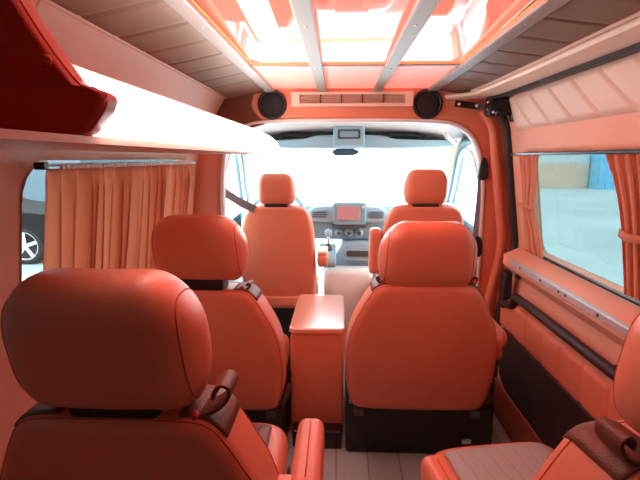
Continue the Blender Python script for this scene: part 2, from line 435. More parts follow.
for x, lab in ((-.335, 'left of the front vent, next to the shelf'), (.44, 'right of the front vent')):
    t = thing('loudspeaker', 'round black speaker on the orange header '+lab, 'speaker', (x, BULK, 1.58), group='header loudspeakers')
    obj('speaker_ring', lathe((x, BULK-.002, 1.565), (0, -1, 0), [(.072, 0), (.074, .012), (.068, .020), (.062, .020), (.06, .008)], 36), BLACK, t)
    obj('speaker_grille', lathe((x, BULK-.002, 1.565), (0, -1, 0), [(.061, .0), (.061, .012), (.045, .017), (.02, .019), (.004, .0195)], 36), mat('grille_cloth_%d' % (x > 0), (.02, .016, .02), .8, bump=.8, bscale=700, btype='vor'), t)
t = thing('air_vent', 'long slotted air vent with pale frame on the orange header', 'air vent', (.07, BULK, 1.60))
vx0, vx1, vz0, vz1 = -.235, .365, 1.553, 1.622
fr = join(box((vx0, BULK-.04, vz0), (vx1, BULK-.002, vz0+.014)), box((vx0, BULK-.04, vz1-.012), (vx1, BULK-.002, vz1)),
          box((vx0, BULK-.04, vz0+.014), (vx0+.04, BULK-.002, vz1-.012)), box((vx1-.04, BULK-.04, vz0+.014), (vx1, BULK-.002, vz1-.012)))
obj('vent_frame', fr, BEIGE, t, smooth=False)
for k in range(5):
    a = vx0+.04+k*.104
    obj('grille', join(*[box((a+.004, BULK-.030, vz0+.016+j*.008), (a+.098, BULK-.012, vz0+.019+j*.008)) for j in range(4)], box((a, BULK-.012, vz0+.014), (a+.104, BULK-.006, vz1-.012))), BEIGE_SIDE, t, smooth=False)
    if k: obj('divider', box((a-.003, BULK-.036, vz0+.012), (a+.003, BULK-.01, vz1-.01)), BROWN, t, smooth=False)

# ------------------------------------------------------------------ left luggage shelf
t = thing('luggage_shelf', 'overhead shelf along left wall with glowing white lip and tan edge', 'luggage shelf', (-.5, 1.3, 1.31))
sx = -.285
lip = [(sx-.032, 1.3285), (sx-.012, 1.336), (sx, 1.351), (sx-.010, 1.376), (sx-.045, 1.405), (sx-.082, 1.422), (sx-.083, 1.418), (sx-.048, 1.401), (sx-.014, 1.372), (sx-.004, 1.352), (sx-.015, 1.339), (sx-.034, 1.3325)]
back = [(sx-.036, 1.333), (sx-.017, 1.340), (sx-.006, 1.352), (sx-.0155, 1.3715), (sx-.0485, 1.4005), (sx-.0835, 1.4175), (sx-.082, 1.427), (sx-.094, 1.426), (sx-.094, 1.412), (sx-.055, 1.39), (sx-.025, 1.36), (sx-.040, 1.338)]
obj('lip_light_block', sweep([(0, .585, 0), (0, 2.20, 0)], back, up=(0, 0, 1)), BEIGE_SIDE, t, smooth=False)  # opaque strip added to keep the lip's glow off wall and ceiling
obj('glowing_lip', sweep([(0, .585, 0), (0, 2.20, 0)], lip, up=(0, 0, 1)), GLOWLIP, t, smooth=True)
obj('shelf_board', box((-.715, .30, 1.319), (sx-.036, 2.20, 1.328)), BEIGE_SIDE, t, smooth=False, bevel=.004)
obj('edge_strip', sweep([(0, .28, 0), (0, 2.205, 0)], [(sx-.026, 1.318), (sx-.025, 1.327), (sx-.06, 1.328), (sx-.06, 1.317)]), BEIGE_SIDE, t, smooth=False)
# padded end panel
ep = [(-.281, 1.376), (-.283, 1.363), (-.289, 1.352), (-.302, 1.339), (-.320, 1.328), (-.412, 1.327), (-.55, 1.327), (-.69, 1.33), (-.64, 1.48), (-.56, 1.60), (-.47, 1.625), (-.43, 1.60), (-.40, 1.535), (-.374, 1.479), (-.345, 1.43), (-.320, 1.395), (-.308, 1.384), (-.297, 1.384)]
pe = Puff(smooth2(ep, 140), .545, .592, .012, .012, 0, 0, centre=(-.44, 1.392))
op = obj('end_panel', pe.data, LEATHER_RED, t)
obj('seam', tube(pe.loop(pe.m0)[::2], 0.0016, 6, True, (0, 1, 0)), STITCH, op)
obj('button', lathe((-.342, .542, 1.412), (0, -1, 0), [(.0075, 0), (.007, .003), (.004, .0055), (.001, .006)], 14), LEATHER_RED, op)

# ------------------------------------------------------------------ board and door mechanism at right
t = thing('door_track_cover', 'cream curved cover board over the sliding door track, below the tan ceiling', 'track cover', (.75, 1.5, 1.58))
inn = catmull([(.515, 2.29, 0), (.565, 2.265, 0), (.605, 2.21, 0), (.628, 2.10, 0), (.638, 1.9, 0), (.645, 1.6, 0), (.652, 1.2, 0), (.655, .5, 0), (.655, -.6, 0)], 6)
out_ = catmull([(.53, 2.315, 0), (.62, 2.31, 0), (.70, 2.27, 0), (.745, 2.17, 0), (.760, 1.95, 0), (.766, 1.6, 0), (.772, 1.2, 0), (.772, .5, 0), (.772, -.6, 0)], 6)
V = []; m = 5
for a, b in zip(inn, out_):
    V += [(a.x, a.y, 1.603), (a.x-.004, a.y-.004, 1.595), (a.x+.003, a.y+.003, 1.588), (b.x, b.y, 1.583), (b.x, b.y, 1.60)]
n = len(inn); Fq = [(i*m+k, i*m+(k+1) % m, (i+1)*m+(k+1) % m, (i+1)*m+k) for i in range(n-1) for k in range(m)]+[tuple(range(m)), tuple(range((n-1)*m, n*m))]
obj('cover_board', (V, Fq), CREAM, t, smooth=False)
obj('track_channel', sweep([p+Vector((-.012, -.0, 1.578)) for p in out_[14:]], [(-.010, -.010), (.014, -.010), (.014, .006), (-.010, .006)]), BLACK, t, smooth=False)
obj('welt', tube([p+Vector((-.006, 0, 1.607)) for p in inn[14:]], .006), BEIGE_SIDE, t)
t = thing('door_roller_bracket', 'black roller bracket of the sliding door below the cream board', 'door mechanism', (.74, 2.24, 1.56))
obj('arm', sweep([(.56, 2.28, 1.560), (.66, 2.26, 1.545), (.74, 2.22, 1.535)], rectp(.02, .030)), GLOSSBLACK, t, smooth=False)
obj('housing', Puff(smooth2([(.70, 1.495), (.79, 1.500), (.80, 1.555), (.775, 1.575), (.71, 1.57), (.69, 1.54)], 40), 2.17, 2.25, .01, .01, .004).data, BLACK, t)
obj('flange', Puff(smooth2([(.795, 1.47), (.815, 1.48), (.822, 1.55), (.812, 1.585), (.795, 1.58), (.788, 1.53)], 40), 2.165, 2.20, .006, .006).data, GLOSSBLACK, t)
for x, y, z in ((.575, 2.262, 1.555), (.655, 2.245, 1.545), (.695, 2.20, 1.555), (.695, 2.20, 1.525), (.71, 2.17, 1.508)):
    obj('bolt', lathe((x, y, z), (0, -1, 0), [(.008, 0), (.008, .008), (.004, .01)], 8), STEEL, t)
obj('roller', cyl((.735, 2.155, 1.505), (.735, 2.18, 1.505), .018), GLOSSBLACK, t)
obj('roller', cyl((.765, 2.155, 1.56), (.765, 2.18, 1.56), .012), GLOSSBLACK, t)
# rubber seal along the door edge
sp = [(xr(z)-.012-(.03 if z > 1.45 else 0), 2.245+.0*z, z) for z in [1.53, 1.45, 1.38, 1.3, 1.2, 1.1, 1.0, .9, .8, .7, .6, .5, .4, .3, .2, .1, .01]]
o = obj('door_seal', tube(catmull(sp, 3), .020, 10, up=(0, 1, 0)), SEAL)
tag(o, 'black rubber seal running down the front edge of the sliding door', 'door seal')
o = obj('pillar_cover', tube(catmull([(x-.045, y+.06, z) for x, y, z in sp], 3), .022, 10, up=(0, 1, 0)), WALL_DEEP)
o.name = 'pillar_padding'; tag(o, 'orange padded roll between the white cab arch and black door seal', 'pillar padding')

# silver strip, grab rail
t = thing('sill_strip', 'silver metal strip along the edge of the right window sill', 'metal strip', (.81, 1.3, .83))
obj('strip', box((.798, -.6, .812), (.818, 2.08, .840)), STRIP, t, smooth=False, bevel=.004)
for y in (1.35, 1.55, 1.60, 1.75, 1.95): obj('screw', lathe((.798, y, .826), (-1, 0, 0), [(.006, 0), (.005, .002), (.001, .003)], 10), DARKGREY, t)
t = thing('grab_rail', 'dark padded grab rail on the sliding door above the pleated panel', 'grab rail', (.80, 1.4, .70))
obj('rail', tube(catmull([(.812, -.4, .678), (.812, .6, .679), (.812, 1.5, .679), (.812, 1.96, .679), (.812, 2.01, .668), (.812, 2.025, .645), (.812, 2.05, .622), (.812, 2.11, .612), (.815, 2.16, .617)], 6), .0185, 12), CHAR, t)
obj('end_bracket', Puff(smooth2([(2.12, .59), (2.17, .59), (2.19, .69), (2.18, .76), (2.13, .75), (2.12, .67)], 40), .80, .838, .008, .004, fn=lambda u, d, w: (d, u, w)).data, BLACK, t)
for y in (.5, 1.3): obj('standoff', cyl((.812, y, .675), (.85, y, .675), .012), CHAR, t)

# sliding-door step trim
o = obj('step_trim', box((.765, 1.0, 0), (.79, 2.32, .012)), STRIP, smooth=False, bevel=.003)
tag(o, 'silver step strip on the floor beside the sliding door', 'step strip')
o = obj('kick_panel', box((.812, -.6, .0), (.826, 2.2, .188)), KICK, smooth=False, bevel=.008)
tag(o, 'rust-brown kick board under the charcoal lower door panel', 'kick board')
o = obj('door_stop', Puff(smooth2([(.73, .01), (.80, .01), (.80, .16), (.78, .20), (.735, .19)], 40), 2.20, 2.27, .01, .01).data, BLACK)
tag(o, 'black plastic block at the floor in the front door corner', 'door stop')

# ------------------------------------------------------------------ curtains
def curtain(y0, y1, z0, z1, xf, folds, amp, width=lambda v: (0, 1), nu=None, seed=1, ruffle=.0):
    rnd = random.Random(seed); ph = [rnd.uniform(0, 6.28) for _ in range(6)]
    nu = nu or folds*10
    def f(u, v):
        z = z1+(z0-z1)*v
        a, b = width(v); y = y0+(y1-y0)*(a+(b-a)*u)
        uu = u+.010*math.sin(2*PI*3*u+ph[0])+.006*math.sin(2*PI*7*u+ph[1])+.004*v*math.sin(2*PI*5*u+ph[2])
        A = amp*(.75+.35*math.sin(2*PI*4.3*u+ph[3]))*(1.15-.5*(b-a) if b-a < .9 else 1)
        s = math.sin(2*PI*folds*uu)
        s = math.copysign(abs(s)**.7, s)
        x = xf(z)+A*s+.3*amp*math.sin(2*PI*folds*.5*uu+ph[4])*v
        if ruffle and v < .07: x += ruffle*math.sin(2*PI*folds*2*uu+v*30)*(1-v/.07)
        y += .25*amp*math.sin(2*PI*folds*2*uu+ph[5])*min(1, v*6)
        return (x, y, z)
    return grid(nu, 44, f)
t = thing('curtain', 'wide closed pleated orange curtain on the left window', 'curtain', (-.68, 1.6, 1.28), group='window curtains')
cw = obj('cloth', curtain(1.04, 2.16, .80, 1.275, lambda z: xl(z)+.038, 21, .023, lambda v: (-.02*max(0, v-.6), 1), seed=3, ruffle=.004), CURT, t, solid=.0015)
obj('tieback_tab', Puff(smooth2([(1.04, .90), (1.10, .93), (1.13, .90), (1.10, .865), (1.045, .865)], 30), -.715, -.707, .003, .003, fn=lambda u, d, w: (d, u, w)).data, CURT, t)
obj('snap_button', lathe((-.707, 1.07, .885), (1, 0, 0), [(.006, 0), (.006, .003), (.002, .005)], 12), STEEL, t)
t = thing('curtain_track', 'silver curtain track above the closed curtain on the left wall', 'curtain track', (-.68, 1.6, 1.285))
obj('track', box((-.704, 1.045, 1.280), (-.686, 2.165, 1.287)), ALU, t, smooth=False, bevel=.002)
obj('end_cap', box((-.708, 1.03, 1.273), (-.682, 1.05, 1.291)), BLACK, t, smooth=False, bevel=.003)
hk = []
for k in range(48):
    y = 1.10+k*(2.14-1.10)/47; hk.append(box((-.686, y-.004, 1.274), (-.678, y+.004, 1.284)))
for k, b in enumerate(hk): obj('glider', b, WHITE, t, smooth=False)

tie = lambda v: .5+.5*abs(math.tanh((v-.5)*5))
def tied(v, full, waist, shift=0):
    k = 1-math.exp(-((v-.52)/.28)**2)
    w = waist+(full-waist)*k; return w
xc = lambda z: xr(z)-.028
t = thing('curtain', 'narrow tied orange curtain at the front end of the right window', 'curtain', (.82, 2.15, 1.3), group='window curtains')
obj('cloth', curtain(2.065, 1.875, .885, 1.312, xc, 7, .012, lambda v: (.0, tied(v, 1.0, .60)), nu=110, seed=5, ruffle=.004), CURT, t, solid=.0015)
obj('tieback', sweep([(xr(1.09)-.044, 2.07, 1.095), (xr(1.09)-.052, 2.01, 1.09), (xr(1.09)-.044, 1.945, 1.088)], rectp(.004, .022)), CURT, t)
t = thing('curtain', 'tied orange curtain at the near end of the right window', 'curtain', (.82, 1.28, 1.3), group='window curtains')
obj('cloth', curtain(1.41, 1.20, .90, 1.312, xc, 8, .014, lambda v: (.30*math.sin(PI*min(1, v/.6)*.5)+.05*max(0, v-.6), 1-.05*v), nu=120, seed=8, ruffle=.004), CURT, t, solid=.0015)
obj('tieback', sweep([(xr(1.08)-.046, 1.332, 1.085), (xr(1.08)-.056, 1.28, 1.08), (xr(1.08)-.050, 1.20, 1.085)], rectp(.004, .024)), CURT, t)
o = obj('curtain_rail', box((.795, .9, 1.312), (.812, 2.16, 1.324)), GLOSSBLACK, smooth=False, bevel=.003)
tag(o, 'thin dark curtain rail along the top of the right window', 'curtain rail')
o = obj('lower_curtain_rail', box((.872, 1.10, .877), (.884, 2.10, .889)), GLOSSBLACK, smooth=False, bevel=.003)
tag(o, 'thin dark rail along the bottom of the right window', 'curtain rail')

# ------------------------------------------------------------------ seats
def headrest(w, h, d, taper=.05):
    n = 48; v, f = [], []
    K0 = .50
    def sec(a, sg, st, sb, sd):
        out = []
        for i in range(n):
            q = 2*PI*i/n; c, sn = math.cos(q), math.sin(q)
            y = math.copysign(abs(c)**.72, c)*d/2; z = math.copysign(abs(sn)**.72, sn)*h/2
            y *= 1+.10*(z/h)
            z *= (st if z > 0 else sb)
            x = sg*a*w/2*(1-taper*(z/h)*1.2-(taper*3.0*max(0, z/h-.15)))
            out.append((x, y*sd+.08*d*a*a, z))
        return out
    S = []
    for k in range(15):
        th = PI/2*k/14; e = math.sin(th)
        a = K0+(1-K0)*e
        st = math.cos(th)**.95; sb = max(0, 1-e**3.6)**.5; sd = max(0, 1-e**3.0)**.55
        if k == 14: st = sb = sd = .01
        S.append((a, st, sb, sd))
    R_ = [(a, -1, st, sb, sd) for a, st, sb, sd in S[::-1]]+[(K0*x, 1, 1, 1, 1) for x in (-.6, -.2, .2, .6)]+[(a, 1, st, sb, sd) for a, st, sb, sd in S]
    for r in R_: v += sec(*r)
    for k in range(len(R_)-1): f += [(k*n+i, k*n+(i+1) % n, (k+1)*n+(i+1) % n, (k+1)*n+i) for i in range(n)]
    f += [tuple(range(n)), tuple(range((len(R_)-1)*n, len(R_)*n))]
    seams = [[Vector(p) for p in sec(S[7][0], sg, *S[7][1:])] for sg in (-1, 1)]
    return (v, f), seams

def captain_seat(name, label, loc, rot=0, scale=1, arms=(1,), insert=BROWN, head_dz=0, lean=.20, head_tilt=0, guide=1, gsides=(1, -1), sxx=1, ax=.325, bx=.25, lower=True):
    L = LEATHER
    t = thing(name, label, 'seat', loc, rot, group='captain seats', local=True); t.scale = (scale*sxx, scale, scale)
    z0 = .36
    def ln(x, y, z): return (x, y-(z-z0)*lean-.06*max(0, (z-.36)/.5)**2*0, z)
    hs = [(.130, .856), (.170, .845), (.196, .812), (.224, .755), (.252, .69), (.270, .61), (.276, .52), (.272, .42), (.258, .335), (.238, .302), (.19, .290)]
    ol = smooth2([(0, .858)]+hs+[(0, .287)]+[(-x, z) for x, z in hs[::-1]], 120)
    p = Puff(ol, 0, .17, .035, .05, .018, -.015, fn=ln, K=6)
    o = obj('backrest', p.data, L, t)
    obj('seam', tube(p.loop(p.m0-2), 0.0016, 6, True, (0, 1, 0)), STITCH, o)
    obj('seam', tube(p.loop(p.m1+1), 0.0016, 6, True, (0, 1, 0)), STITCH, o)
    for s in (1, -1):
        obj('shoulder_patch', p.patch(lambda k, i, c: p.m0-1 <= k < p.m1+4 and .10 < s*ol[i][0] < .20 and ol[i][1] > .826, .0035), BROWN, o, label='dark brown shoulder patch')
    # headrest
    hz = 1.0+head_dz
    hd, seams = headrest(.335, .258, .15)
    def hm(x, y, z):
        z2 = z+hz; return ln(x, y+.06+z*head_tilt, z2)
    ho = obj('headrest', ([hm(*q) for q in hd[0]], hd[1]), L, t)
    for sm in seams: obj('seam', tube([hm(*q) for q in sm], 0.0016, 6, True, (1, 0, 0)), STITCH, ho)
    for s in (1, -1): obj('headrest_post', cyl(ln(s*.07, .065, .83), ln(s*.07, .065, hz-.08), .007), STEEL, ho)
    obj('headrest_mount', Puff(rrect(-.08, .848, .08, hz-.113, .006, 40), .02, .11, .01, .01, fn=ln).data, BLACK, t)
    if guide:
        for s in gsides:
            pt = catmull([(s*.115, 0, .850), (s*.15, 0, .854)]+[(s*(.15+a*guide), 0, .854+b*guide) for a, b in ((.035, .015), (.06, .042), (.066, .066), (.052, .076), (.036, .062), (.03, .042))], 5)
            g = obj('belt_guide', xform(sweep(pt, rectp(.007, .03+.035*guide), up=(0, 1, 0)), lambda x, y, z: ln(x, y+.06, z)), BROWN, t, bevel=.002)
            obj('release_button', lathe(ln(s*.15, .012, .873), (s*.3, -1, .2), [(.007, 0), (.007, .010), (.004, .014), (.001, .015)], 14), LEATHER_RED, g)
    # cushion
    co = smooth2([(0, .60), (.16, .595), (.215, .57), (.236, .50), (.24, .3), (.236, .10), (.21, .06), (0, .05), (-.21, .06), (-.236, .10), (-.24, .3), (-.236, .50), (-.215, .57), (-.16, .595)], 100)
    q = Puff(co, .31, .44, .03, .045, 0, .012, fn=lambda u, d, w: (u, w, d))
    c = obj('seat_cushion', q.data, L, t)
    def ins(u, v):
        x = -.185+.37*u; y = .14+.435*v
        e = min(1, min(u*9, (1-u)*9, v*9, (1-v)*9))
        pz = (u-.5)*(1.1-.35*v)/.105; g = abs(pz-round(pz))*2
        rr = .03*max(0, (v-.86)/.14)**2
        return (x*(1-.10*max(0, v-.7)), y, .452+.012*max(0, e)**.5*(.6+.4*(1-max(0, 1-g/.3)**2))-rr-.006*(2*u-1)**2)
    obj('cushion_insert', grid(90, 40, ins), insert, c)
    # pedestal
    b = obj('pedestal', box((-.24, .10, .26), (.24, .52, .315)), GLOSSBLACK, t, smooth=False, bevel=.01)
    obj('swivel_plate', join(cyl((0, .33, .24), (0, .33, .265), .19, .17, 32)), BLACK, t, smooth=False)
    obj('base_box', box((-bx, .15, 0), (min(bx*1.27, .34) if bx > .26 else bx, .55, .245)), GLOSSBLACK, t, smooth=False, bevel=.012)
    obj('rail_cap', box((bx-.06, .13, .07), (bx-.02, .16, .095)), STEEL, t, smooth=False, bevel=.004)
    for s in (1, -1): obj('slide_rail', box((s*.222-.018, .02, .262), (s*.222+.018, .55, .296)), DARKGREY, t, smooth=False, bevel=.004)
    obj('recline_lever', tube(catmull([(.262, .02, .33), (.275, .03, .345), (.277, .10, .35), (.275, .16, .34)], 4), .012), BLACK, t)
    for s in arms:
        a = obj('armrest', Puff(rrect(.02, .565, .30, .640, .032, 60), -.034, .034, .022, .022, .003, .003, fn=lambda u, d, w: (s*ax+d, u, w+.015*max(0, u-.3))).data, L, t)
        obj('armrest_hinge', Puff(rrect(.0, .52, .10, .63, .03, 40), .255, .30, .005, .005, fn=lambda u, d, w: (d, u, w)).data if s > 0 else
            Puff(rrect(.0, .52, .10, .63, .03, 40), -.30, -.255, .005, .005, fn=lambda u, d, w: (d, u, w)).data, LEATHER, a)
        obj('seam', tube([Vector((s*ax, u, .642)) for u in (.06, .12, .2, .26)], .0015, 6), STITCH, a)
    return t
captain_seat('captain_seat', 'red-orange leather captain seat nearest the camera on the left', (-.39, .78, 0), 0, 1.0, (1,), BROWN, head_dz=-.008, guide=.85, gsides=(1,))
captain_seat('captain_seat', 'orange leather captain seat at the right edge with grey quilted cushion', (.568, .70, 0), .17, 1.0, (-1,), GREYQ, sxx=.88, ax=.345, head_dz=.01, guide=.7, gsides=(-1,))
captain_seat('captain_seat', 'orange captain seat in the second row in front of the closed curtain', (-.503, 1.66, 0), -.03, .96, (), BROWN, head_dz=.018, guide=.35, gsides=(1,), sxx=1.10)
captain_seat('captain_seat', 'orange captain seat in the second row beside the sliding door', (.326, 1.67, 0), 0, .99, (1,), BROWN, head_dz=-.038, guide=.35, sxx=1.07, ax=.292, bx=.268)

def cab_seat(label, loc, arm, dh=0):
    t = thing('cab_seat', label, 'seat', loc, 0, group='cab seats', local=True)
    lean = .14; z0 = .4
    ln = lambda x, y, z: (x, y-(z-z0)*lean, z)
    ol = smooth2([(0, 1.025), (.11, 1.022), (.175, 1.0), (.205, .93), (.22, .80), (.226, .62), (.222, .48), (.205, .43), (.15, .42), (0, .418),
                  (-.15, .42), (-.205, .43), (-.222, .48), (-.226, .62), (-.22, .80), (-.205, .93), (-.175, 1.0), (-.11, 1.022)], 100)
    p = Puff(ol, 0, .13, .03, .045, .012, -.02, fn=ln)
    o = obj('backrest', p.data, LEATHER, t)
    obj('piping', tube(p.loop(p.m0+1), .006, 8, True, (0, 1, 0)), PIPING, o, label='pale piping')
    hd, seams = headrest(.232, .185, .11, .02)
    hm = lambda x, y, z: ln(x, y+.05, z+1.122+dh)
    h = obj('headrest', ([hm(*q) for q in hd[0]], hd[1]), LEATHER, t)
    for s in (1, -1): obj('headrest_post', cyl(ln(s*.05, .05, 1.0), ln(s*.05, .05, 1.07+dh), .006), STEEL, h)
    obj('headrest_collar', Puff(rrect(-.07, 1.016, .07, 1.034, .006, 40), .01, .10, .01, .01, fn=ln).data, BLACK, h)
    co = smooth2([(0, .58), (.18, .56), (.225, .48), (.23, .25), (.22, .06), (0, .03), (-.22, .06), (-.23, .25), (-.225, .48), (-.18, .56)], 80)
    obj('seat_cushion', Puff(co, .36, .52, .03, .05, 0, -.01, fn=lambda u, d, w: (u, w, d)).data, LEATHER, t)
    obj('seat_skirt', Puff(rrect(-.20, .40, .20, .46, .02, 40), -.03, .05, .01, .01).data, LEATHER, t)
    obj('pedestal', box((-.20, .04, .0), (.20, .50, .37)), BLACK, t, smooth=False, bevel=.012)
    for s in (arm,):
        up = arm < 0
        a = obj('armrest', Puff(rrect(-.06, .655, .14, .735, .03, 50) if not up else rrect(-.06, .655, .04, .90, .03, 50), -.033, .033, .02, .02, .003, .003, fn=lambda u, d, w: (s*(.255 if up else .27)+d, u, w)).data, LEATHER, t)
        if not up: obj('armrest_cover', Puff(rrect(-.055, .732, .135, .752, .008, 50), -.030, .030, .006, .006, fn=lambda u, d, w: (s*.27+d, u, w)).data, PIPING, a, label='pale armrest top')
    return t
cab_seat('orange driver seat with pale piping in the cab, left', (-.362, 2.68, 0), 1)
cab_seat('orange front passenger seat in the cab, by the right door', (.46, 2.44, 0), -1, -.005).scale = (1, 1, 1.03)

# console between the second row, plinth
t = thing('console_box', 'tall orange upholstered console box with flat lid between second-row seats', 'console', (-.093, 2.18, 0))
obj('body', Puff(rrect(-.215, .0, .032, .515, .012, 60), 1.94, 2.44, .012, .012).data, LEATHER, t)
ld = Puff(rrect(-.22, 1.93, .037, 2.46, .02, 60), .512, .540, .006, .010, 0, .002, fn=lambda u, d, w: (u, w, d))
lo_ = obj('lid', ld.data, mat('polished_orange_leather', (.82, .30, .18), .3, coat=1.0, spec=.7), t); ld_m = lo_.data.materials[0].node_tree.nodes['Principled BSDF']; ld_m.inputs['Coat IOR'].default_value = 2.2; ld_m.inputs['Coat Roughness'].default_value = .3
obj('seam', tube(ld.loop(ld.m0), .002, 6, True), STITCH, lo_)
t = thing('seat_plinth', 'low black crossbeam on the floor in front of the orange console box', 'seat plinth', (.18, 1.9, 0))
obj('beam', box((-.20, 1.84, .0), (.025, 1.92, .085)), GLOSSBLACK, t, smooth=False, bevel=.008)
obj('bracket', box((-.18, 1.81, .07), (-.10, 1.845, .09)), STEEL, t, smooth=False, bevel=.003)

# ------------------------------------------------------------------ cab
CX = .065
# roof lining of the cab, from arch to the windscreen head
struct('cab_ceiling', grid(8, 10, lambda u, v: (CX-.70+1.40*u, 2.38+.75*v, 1.56-.10*v-.08*(2*u-1)**4)), WHITE, solid=.03, out=(0, 0, 1))
# windscreen: raked glass on A pillars
def ws(u, v):   # v 0 bottom..1 top
    s = 2*u-1
    return (CX+s*(.80-.10*v), 3.78-.62*v-.16*s*s, .93+.53*v)
o = struct('window_3', join(sweep([ws(0, v/8) for v in range(9)], rectp(.05, .05)), sweep([ws(1, v/8) for v in range(9)], rectp(.05, .05)),
                            sweep([ws(u/12, 1) for u in range(13)], rectp(.06, .05)), sweep([ws(u/12, 0) for u in range(13)], rectp(.05, .04))), PILLAR, smooth=False)
obj('window_pane', grid(12, 8, ws), CLEAR, o, solid=.005)
# cab doors: lower skin, window frame loop, pane
for nm, s in (('door_1', 1), ('door_2', -1)):
    X = lambda z, s=s: CX+s*(.80-.10*max(0, z-.85)/.55)
    dl = [(2.43, .05), (3.70, .05), (3.72, .92), (2.43, .86)]
    d = struct(nm, Puff(resample(dl, 80), 0, .08, .01, .02, fn=lambda u, dd, w, s=s, X=X: (X(w)-s*(dd-.06), u, w)).data, DOORBLUE)
    wl_ = smooth2([(2.48, .86), (2.46, 1.1), (2.50, 1.33), (2.62, 1.40), (2.80, 1.395), (2.95, 1.33), (3.18, 1.14), (3.40, .93), (3.0, .87)], 80)
    obj('window_frame', tube([(X(z), y, z) for y, z in wl_], .032, 8, True, (1, 0, 0)), DOORBLUE, d)
    obj('frame_seal', tube([(X(z)-s*.03, y, z) for y, z in smooth2([(2.54, .91), (2.53, 1.1), (2.56, 1.29), (2.65, 1.345), (2.78, 1.34), (2.90, 1.28), (3.12, 1.10), (3.29, .95), (2.95, .92)], 80)], .010, 6, True, (1, 0, 0)), WHITE, d)
    obj('window_pane', Puff(wl_, 0, .005, .001, .001, fn=lambda u, dd, w, s=s, X=X: (X(w)+s*dd, u, w), K=1, R=3).data, CLEAR, d)
    obj('door_card', Puff(rrect(2.5, .45, 3.4, .78, .06, 60), 0, .05, .01, .03, fn=lambda u, dd, w, s=s, X=X: (X(w)-s*(.03+dd), u, w)).data, DASHLT, d)
    # cab pillar lining between arch and door
    obj('pillar_lining', box((min(CX+s*.70, CX+s*.80), 2.385, 0), (max(CX+s*.70, CX+s*.80), 2.47, 1.5)), WHITE, d, smooth=False, bevel=.02)
# overhead console
t = thing('overhead_console', 'grey overhead storage shelf above the windscreen with dark recesses', 'overhead console', (CX, 2.95, 1.40))
prof = smooth2([(-.62, 1.515), (-.61, 1.375), (-.50, 1.362), (-.2, 1.362), (.06+.0, 1.362), (.33, 1.362), (.63, 1.362), (.735, 1.378), (.745, 1.515), (.06, 1.53)], 100)
def slot(x0, x1): return rrect(x0, 1.418, x1, 1.488, [.02, .03, .03, .02], 60)
obj('shelf_lip', Puff(smooth2([(-.60, 1.375), (-.40, 1.364), (.065, 1.362), (.52, 1.364), (.73, 1.378), (.73, 1.41), (.55, 1.412), (.36, 1.420), (.24, 1.442), (-.11, 1.442), (-.23, 1.420), (-.42, 1.412), (-.60, 1.41)], 110), 2.90, 3.10, .012, .012).data, DASHLT, t)
obj('recess_back', Puff(rrect(-.55, 1.405, .70, 1.53, .03, 60), 3.04, 3.08, .01, .01).data, DARKGREY, t)
obj('centre_module', Puff(rrect(CX-.098, 1.372, CX+.098, 1.522, .015, 60), 2.86, 3.0, .012, .012).data, DASHLT, t)
obj('display', Puff(rrect(CX-.07, 1.418, CX+.07, 1.475, .006, 40), 2.848, 2.862, .003, .003).data, DARKGREY, t)
obj('display_lens', Puff(rrect(CX-.055, 1.428, CX+.055, 1.463, .004, 40), 2.842, 2.85, .002, .002).data, DASH, t)
for x in (CX-.33, CX+.36): obj('storage_bin', Puff(rrect(x-.10, 1.432, x+.10, 1.46, .01, 40), 2.98, 3.04, .006, .006).data, BLACK, t)
t = thing('rear_view_mirror', 'small blue-grey rear view mirror hanging at the windscreen top', 'mirror', (.07, 3.06, 1.34))
obj('mirror_housing', Puff(smooth2([(-.02, 1.318), (.09, 1.318), (.13, 1.33), (.13, 1.352), (.09, 1.362), (-.01, 1.362), (-.04, 1.345)], 50), 3.02, 3.05, .01, .01).data, DOORBLUE, t)
obj('mirror_stem', cyl((.06, 3.05, 1.345), (.06, 3.085, 1.37), .01), DASH, t)
# sun-visor hinges / corner handles
for s, lab in ((1, 'right'),):
    o = obj('roof_handle', tube(catmull([(.60, 2.62, 1.44), (.615, 2.63, 1.415), (.65, 2.68, 1.40), (.69, 2.75, 1.385), (.70, 2.78, 1.40)], 5), .011), WHITE)
    tag(o, 'white grab handle in the upper right corner of the cab', 'grab handle')

# dashboard
t = thing('dashboard', 'daylight-tinted grey dashboard across the cab with vents and three knobs', 'dashboard', (CX, 3.3, .8))
dp = smooth2([(3.06, .985), (3.02, .95), (3.03, .86), (3.06, .765), (3.12, .74), (3.4, .74), (3.62, .80), (3.66, .93), (3.5, .965), (3.2, .985)], 60)
n = len(dp); V = []; Fq = []
xs = [CX-.74+1.48*i/20 for i in range(21)]
for x in xs: V += [(x, a+.06*((x-CX)/.74)**2, b) for a, b in dp]
for k in range(20): Fq += [(k*n+i, k*n+(i+1) % n, (k+1)*n+(i+1) % n, (k+1)*n+i) for i in range(n)]
Fq += [tuple(range(n)), tuple(range(20*n, 21*n))]
obj('dash_body', (V, Fq), DASH, t)
obj('vent_pod', Puff(smooth2([(-.205, .885), (-.215, .925), (-.185, .965), (-.12, .985), (.06, .99), (.24, .985), (.31, .965), (.345, .925), (.335, .885), (.2, .875), (-.06, .875)], 80), 2.985, 3.06, .015, .01).data, DASHLT, t)
for x in (-.125, .255):
    vv = obj('air_vent', Puff(rrect(x-.055, .905, x+.055, .96, .02, 50), 2.975, 2.99, .005, .004).data, DASH, t)
    for j in range(3): obj('louvre', box((x-.045, 2.966, .916+j*.014), (x+.045, 2.978, .920+j*.014)), DARKGREY, vv, smooth=False)
dpl = obj('display_unit', Puff(rrect(-.035, .865, .185, 1.015, .02, 50), 2.945, 3.0, .01, .01).data, DASH, t)
